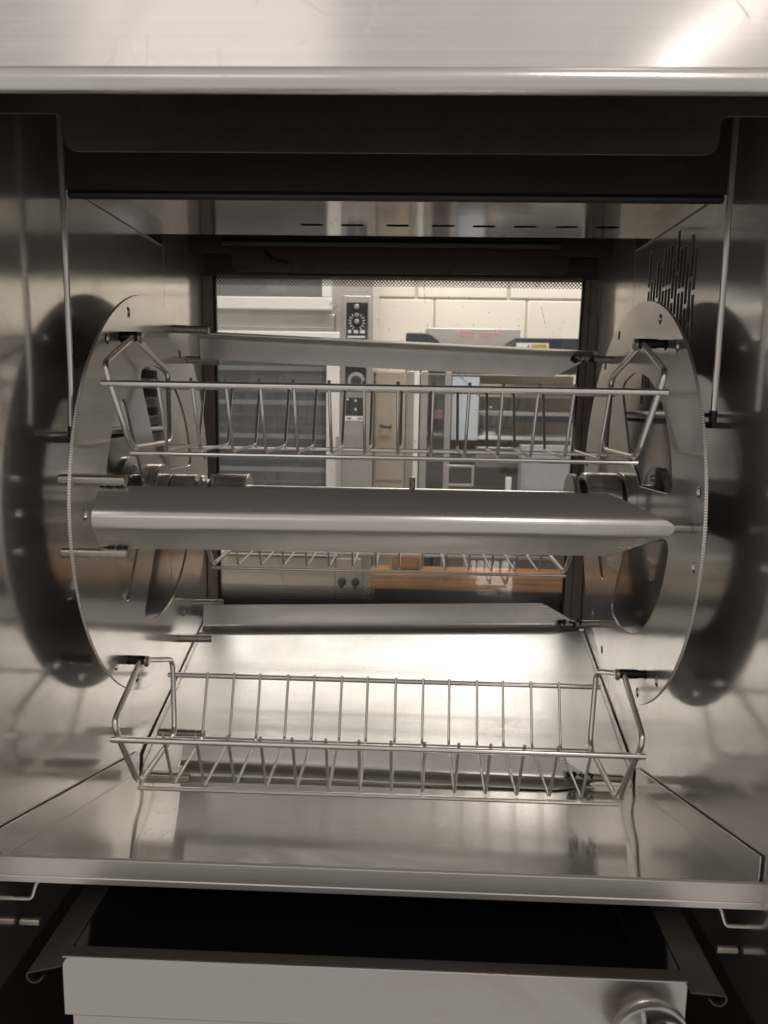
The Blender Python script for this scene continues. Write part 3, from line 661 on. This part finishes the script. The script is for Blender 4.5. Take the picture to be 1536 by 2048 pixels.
tk.box(-0.198, -0.136, 1.5405, 1.5412, 0.368, 0.374); tk.box(-0.2, -0.134, 1.5405, 1.5412, 0.356, 0.358)
tk.build('dial_marks', 'white', p1, smooth=False)
p2 = cplate(-0.206, -0.131, 0.190, 0.290); q = MB(); q.lathe([(0, 0.031), (-0.004, 0.029), (-0.005, 0.022)], 'Y', (-0.166, 1.5412, 0.218), 32); q.build('dial_ring', 'ksteel', p2); knob(p2, -0.166, 0.218, 0.020)
p3 = cplate(-0.205, -0.134, 0.096, 0.160)
for x, z in ((-0.167, 0.118), (-0.167, 0.149), (-0.196, 0.153)):
    q = MB(); q.lathe([(0, 0.004), (-0.003, 0.0035)], 'Y', (x, 1.5412, z), 12); q.build('indicator', 'white', p3)
b = MB(); b.box(-0.207, -0.136, 1.5415, 1.5450, 0.077, 0.093); sl = b.build('slot_plate', 'whitepaint', ko, 0.003)
b = MB(); b.box(-0.198, -0.182, 1.5405, 1.5413, 0.084, 0.088); b.box(-0.160, -0.144, 1.5405, 1.5413, 0.084, 0.088); b.build('slot', 'black', sl)
b = MB(); b.tube([(-0.224, 1.50, -0.16), (-0.224, 1.50, 0.02)], 0.009, 12); b.tube([(-0.224, 1.50, 0.012), (-0.224, 1.525, 0.012)], 0.006, 8); b.tube([(-0.224, 1.50, -0.15), (-0.224, 1.525, -0.15)], 0.006, 8); b.build('handle', 'ksteel', ko)
b = MB(); b.box(-1.30, -0.14, 1.535, 1.5545, -0.60, -0.425); lp_ = b.build('lower_panel', 'kwarm', ko, 0.003)
b = MB(); b.box(-0.236, -0.2345, 1.533, 1.536, -0.60, -0.425); b.build('panel_seam', 'black', lp_)
for x in (-0.209, -0.159):
    q = MB(); q.lathe([(0.012, 0.010), (0, 0.0165), (-0.012, 0.015), (-0.014, 0.012)], 'Y', (x, 1.522, -0.510), 20); q.prism([(x, -0.485), (x + 0.007, -0.51), (x, -0.535), (x - 0.007, -0.51)], 'Y', 1.500, 1.509); q.build('knob', 'knobblack', lp_)
b = MB(); b.box(-0.70, -0.24, 1.530, 1.5345, -0.478, -0.47); b.build('panel_trim', 'ksteel', lp_, 0.001)

cab = thing('steel_cupboard', 'narrow tan steel cupboard with a dark pull handle beside the ovens', 'cupboard')
b = MB(); b.box(-0.106, 0.009, 1.65, 2.05, -0.70, 0.262); b.build('body', 'kwarm', cab, 0.003)
b = MB(); b.box(-0.100, 0.005, 1.6445, 1.6495, -0.145, 0.256); b.build('door', 'kwarm', cab, 0.002)
b = MB(); b.tube(fillet([(-0.078, 1.645, 0.060), (-0.078, 1.627, 0.056), (-0.044, 1.627, 0.053), (-0.044, 1.645, 0.057)], 0.006), 0.0045, 8); b.build('handle', 'black', cab)
for z in (0.245, 0.216):
    b = MB(); b.lathe([(0, 0.0045), (-0.003, 0.003)], 'Y', (-0.104, 1.6445, z), 10); b.build('rivet', 'black', cab)

dc = thing('glass_cabinet', 'glass fronted display cabinet with pale metal uprights', 'cabinet')
b = MB(); b.box(0.012, 0.70, 2.02, 2.05, -0.70, 0.262); b.build('back_panel', 'kbrown', dc)
for x0, x1, mt in ((0.012, 0.040, 'ksteel'), (0.041, 0.060, 'whitepaint'), (0.066, 0.092, 'ksteel'), (0.158, 0.180, 'ksteel')):
    b = MB(); b.box(x0, x1, 1.70, 1.72, -0.70, 0.262); b.build('upright', mt, dc, 0.002)
b = MB(); b.box(0.093, 0.157, 1.709, 1.711, -0.60, 0.255); b.build('glass_pane', 'glass2', dc, smooth=False)
b = MB(); b.box(0.186, 0.289, 1.75, 1.756, 0.005, 0.245); b.build('blue_panel', 'blue', dc, 0.002)
for z, mt, x0, x1, h in ((0.170, 'kwarm', 0.292, 0.70, 0.05), (0.10, 'ksteel', 0.292, 0.70, 0.018), (0.008, 'whitepaint', 0.284, 0.66, 0.014), (-0.03, 'ksteel', 0.284, 0.70, 0.01), (-0.10, 'kgrey', 0.284, 0.46, 0.05)):
    b = MB(); b.box(x0, x1, 1.765, 1.95, z, z + h); b.build('shelf', mt, dc, 0.002)
b = MB(); b.box(0.43, 0.65, 1.752, 1.760, 0.078, 0.102); b.build('dark_band', 'navy', dc, 0.001)
b = MB()
for (x0, x1, z0, z1) in ((0.165, 0.267, -0.087, -0.079), (0.165, 0.267, -0.157, -0.149), (0.165, 0.173, -0.149, -0.087), (0.259, 0.267, -0.149, -0.087)): b.box(x0, x1, 1.60, 1.61, z0, z1)
b.build('square_frame', 'ksteel', dc, 0.001)
b = MB(); b.box(0.13, 0.66, 1.72, 2.0, -0.70, -0.20); b.build('counter_body', 'kbrown', dc, 0.003)
jar = thing('blender_jar', 'clear blender jar standing in the display cabinet', 'jar', (0.336, 1.80, 0.022))
b = MB(); b.lathe([(0.014, 0.020), (0.030, 0.044), (0.108, 0.062), (0.110, 0.060)], 'Z', (0, 0, 0), 28); b.build('jar_body', 'plastic', jar)
b = MB(); b.lathe([(0.0, 0.030), (0.012, 0.026), (0.016, 0.021)], 'Z', (0, 0, 0), 24); b.build('jar_base', 'white', jar)
b = MB()
for k in range(5): b.box(-0.045 + k * 0.018, -0.0435 + k * 0.018, -0.064, -0.062, 0.05, 0.105)
b.build('scale_marks', 'kgrey', jar)
b = MB(); b.box(0.44, 0.62, 1.60, 1.69, -0.175, -0.003); b.box(0.45, 0.61, 1.595, 1.60, -0.165, -0.013); tag(b.build('grey_bin', 'kgrey', None, 0.004), 'light grey box on the counter beside the right window post', 'bin').data.materials[0] = plain('pale_grey_box', (0.42, 0.43, 0.44), 0.4)
b = MB(); b.box(0.385, 0.405, 1.60, 1.62, -0.20, -0.121); tag(b.build('tan_post', 'whitepaint', None, 0.002), 'short cream upright post on the counter', 'post')

pk = thing('packet', 'dark blue and red packet standing behind the display cabinet glass', 'packet', (0.125, 1.80, 0.03))
b = MB(); b.box(-0.028, 0.028, -0.02, 0.02, 0.0, 0.085); b.build('box', 'navy', pk, 0.003)
b = MB(); b.box(-0.010, 0.0285, -0.0212, 0.0, 0.055, 0.088); b.build('red_label', 'red', pk, 0.002)
b = MB(); b.box(0.093, 0.157, 1.74, 1.86, 0.020, 0.0295); b.build('shelf', 'ksteel', dc, 0.001)
sl = thing('slicing_machine', 'kitchen slicer with black rounded lid before the block wall', 'slicer')
b = MB(); b.prism(round_poly([(0.005, 0.30), (0.005, 0.407), (0.095, 0.405), (0.135, 0.375), (0.135, 0.30)], 0.012, 5), 'Y', 1.74, 1.85); b.build('lid', 'kblack', sl, 0.004)
b = MB(); b.box(-0.006, 0.395, 1.76, 1.82, 0.31, 0.361); b.build('bar', 'kblack', sl, 0.003)
b = MB(); b.box(0.08, 0.455, 1.88, 1.89, 0.26, 0.437); bp_ = b.build('back_plate', 'ksteel', sl, 0.002)
b = MB()
for x0, x1, z0, z1 in ((0.215, 0.275, 0.418, 0.424), (0.215, 0.272, 0.404, 0.413), (0.292, 0.345, 0.415, 0.419), (0.292, 0.335, 0.404, 0.408), (0.352, 0.372, 0.412, 0.420)): b.box(x0, x1, 1.8785, 1.8795, z0, z1)
b.build('red_print', 'red', bp_)
b = MB(); b.tube([(0.062, 1.80, 0.405), (0.062, 1.80, 0.414)], 0.004, 8); b.build('lid_screw', 'ksteel', sl)
b = MB(); b.box(0.0, 0.39, 1.74, 1.95, 0.264, 0.300); b.build('base_plate', 'ksteel', sl, 0.003)

hd2 = thing('equipment_hood', 'dark blue grey appliance band with a caution sticker by the right post', 'appliance')
b = MB(); b.box(0.396, 0.78, 1.60, 1.90, 0.264, 0.381); b.build('front_band', 'navy', hd2, 0.003)
st_ = MB().box(0.402, 0.517, 1.5975, 1.5990, 0.322, 0.3625).build('caution_sticker', 'white', hd2, 0.0005)
b = MB(); b.box(0.4545, 0.5105, 1.5962, 1.5970, 0.3465, 0.3595); b.build('yellow_field', 'yellow', st_)
b = MB(); b.box(0.4545, 0.5105, 1.5962, 1.5970, 0.3235, 0.3445); b.build('black_field', 'kblack', st_)
b = MB()
for k in range(3): b.box(0.459, 0.505 - k * 0.006, 1.5950, 1.5958, 0.3395 - k * 0.006, 0.3410 - k * 0.006)
b.build('print_lines', 'kgrey', st_)
b = MB(); b.box(0.412, 0.442, 1.5962, 1.5970, 0.3235, 0.3275); b.build('red_print', 'red', st_)
b = MB(); b.prism([(0.410, 0.3395), (0.428, 0.3395), (0.440, 0.347), (0.4455, 0.3565), (0.4475, 0.357), (0.447, 0.348), (0.442, 0.340), (0.430, 0.336), (0.424, 0.333), (0.421, 0.337), (0.410, 0.3375)], 'Y', 1.5962, 1.5970); b.build('hand_symbol', 'kblack', st_)
cu = bpy.data.curves.new('caution_text', 'FONT'); cu.body = 'CAUTION'; cu.size = 0.0125; cu.extrude = 0.0002
ob = bpy.data.objects.new('t', cu); me = bpy.data.meshes.new_from_object(ob); bpy.data.objects.remove(ob)
for v in me.vertices: v.co = Vector((0.4570 + v.co.x * 0.92, 1.5958, 0.3485 + v.co.y))
link('caution_text', me, 'kblack', st_, smooth=False)

tb = thing('butcher_block', 'thick wooden butcher block table top with rounded corner behind the lower glass', 'table', (0, 0, 0))
b = MB(); b.prism(round_poly([(-0.103, 1.35), (0.80, 1.35), (0.80, 1.46), (-0.103, 1.46)], 0.03, 6), 'Z', -0.492, -0.427); b.build('table_top', 'wood', tb, 0.016, seg=5)
b = MB(); b.box(-0.08, 0.75, 1.37, 1.45, -0.80, -0.493); b.build('table_base', 'base', tb)
b = MB(); b.box(-0.024, 0.074, 1.375, 1.44, -0.4268, -0.368); tag(b.build('wood_block', 'wood', None, 0.008, seg=3), 'small orange wooden block standing on the butcher block', 'block')
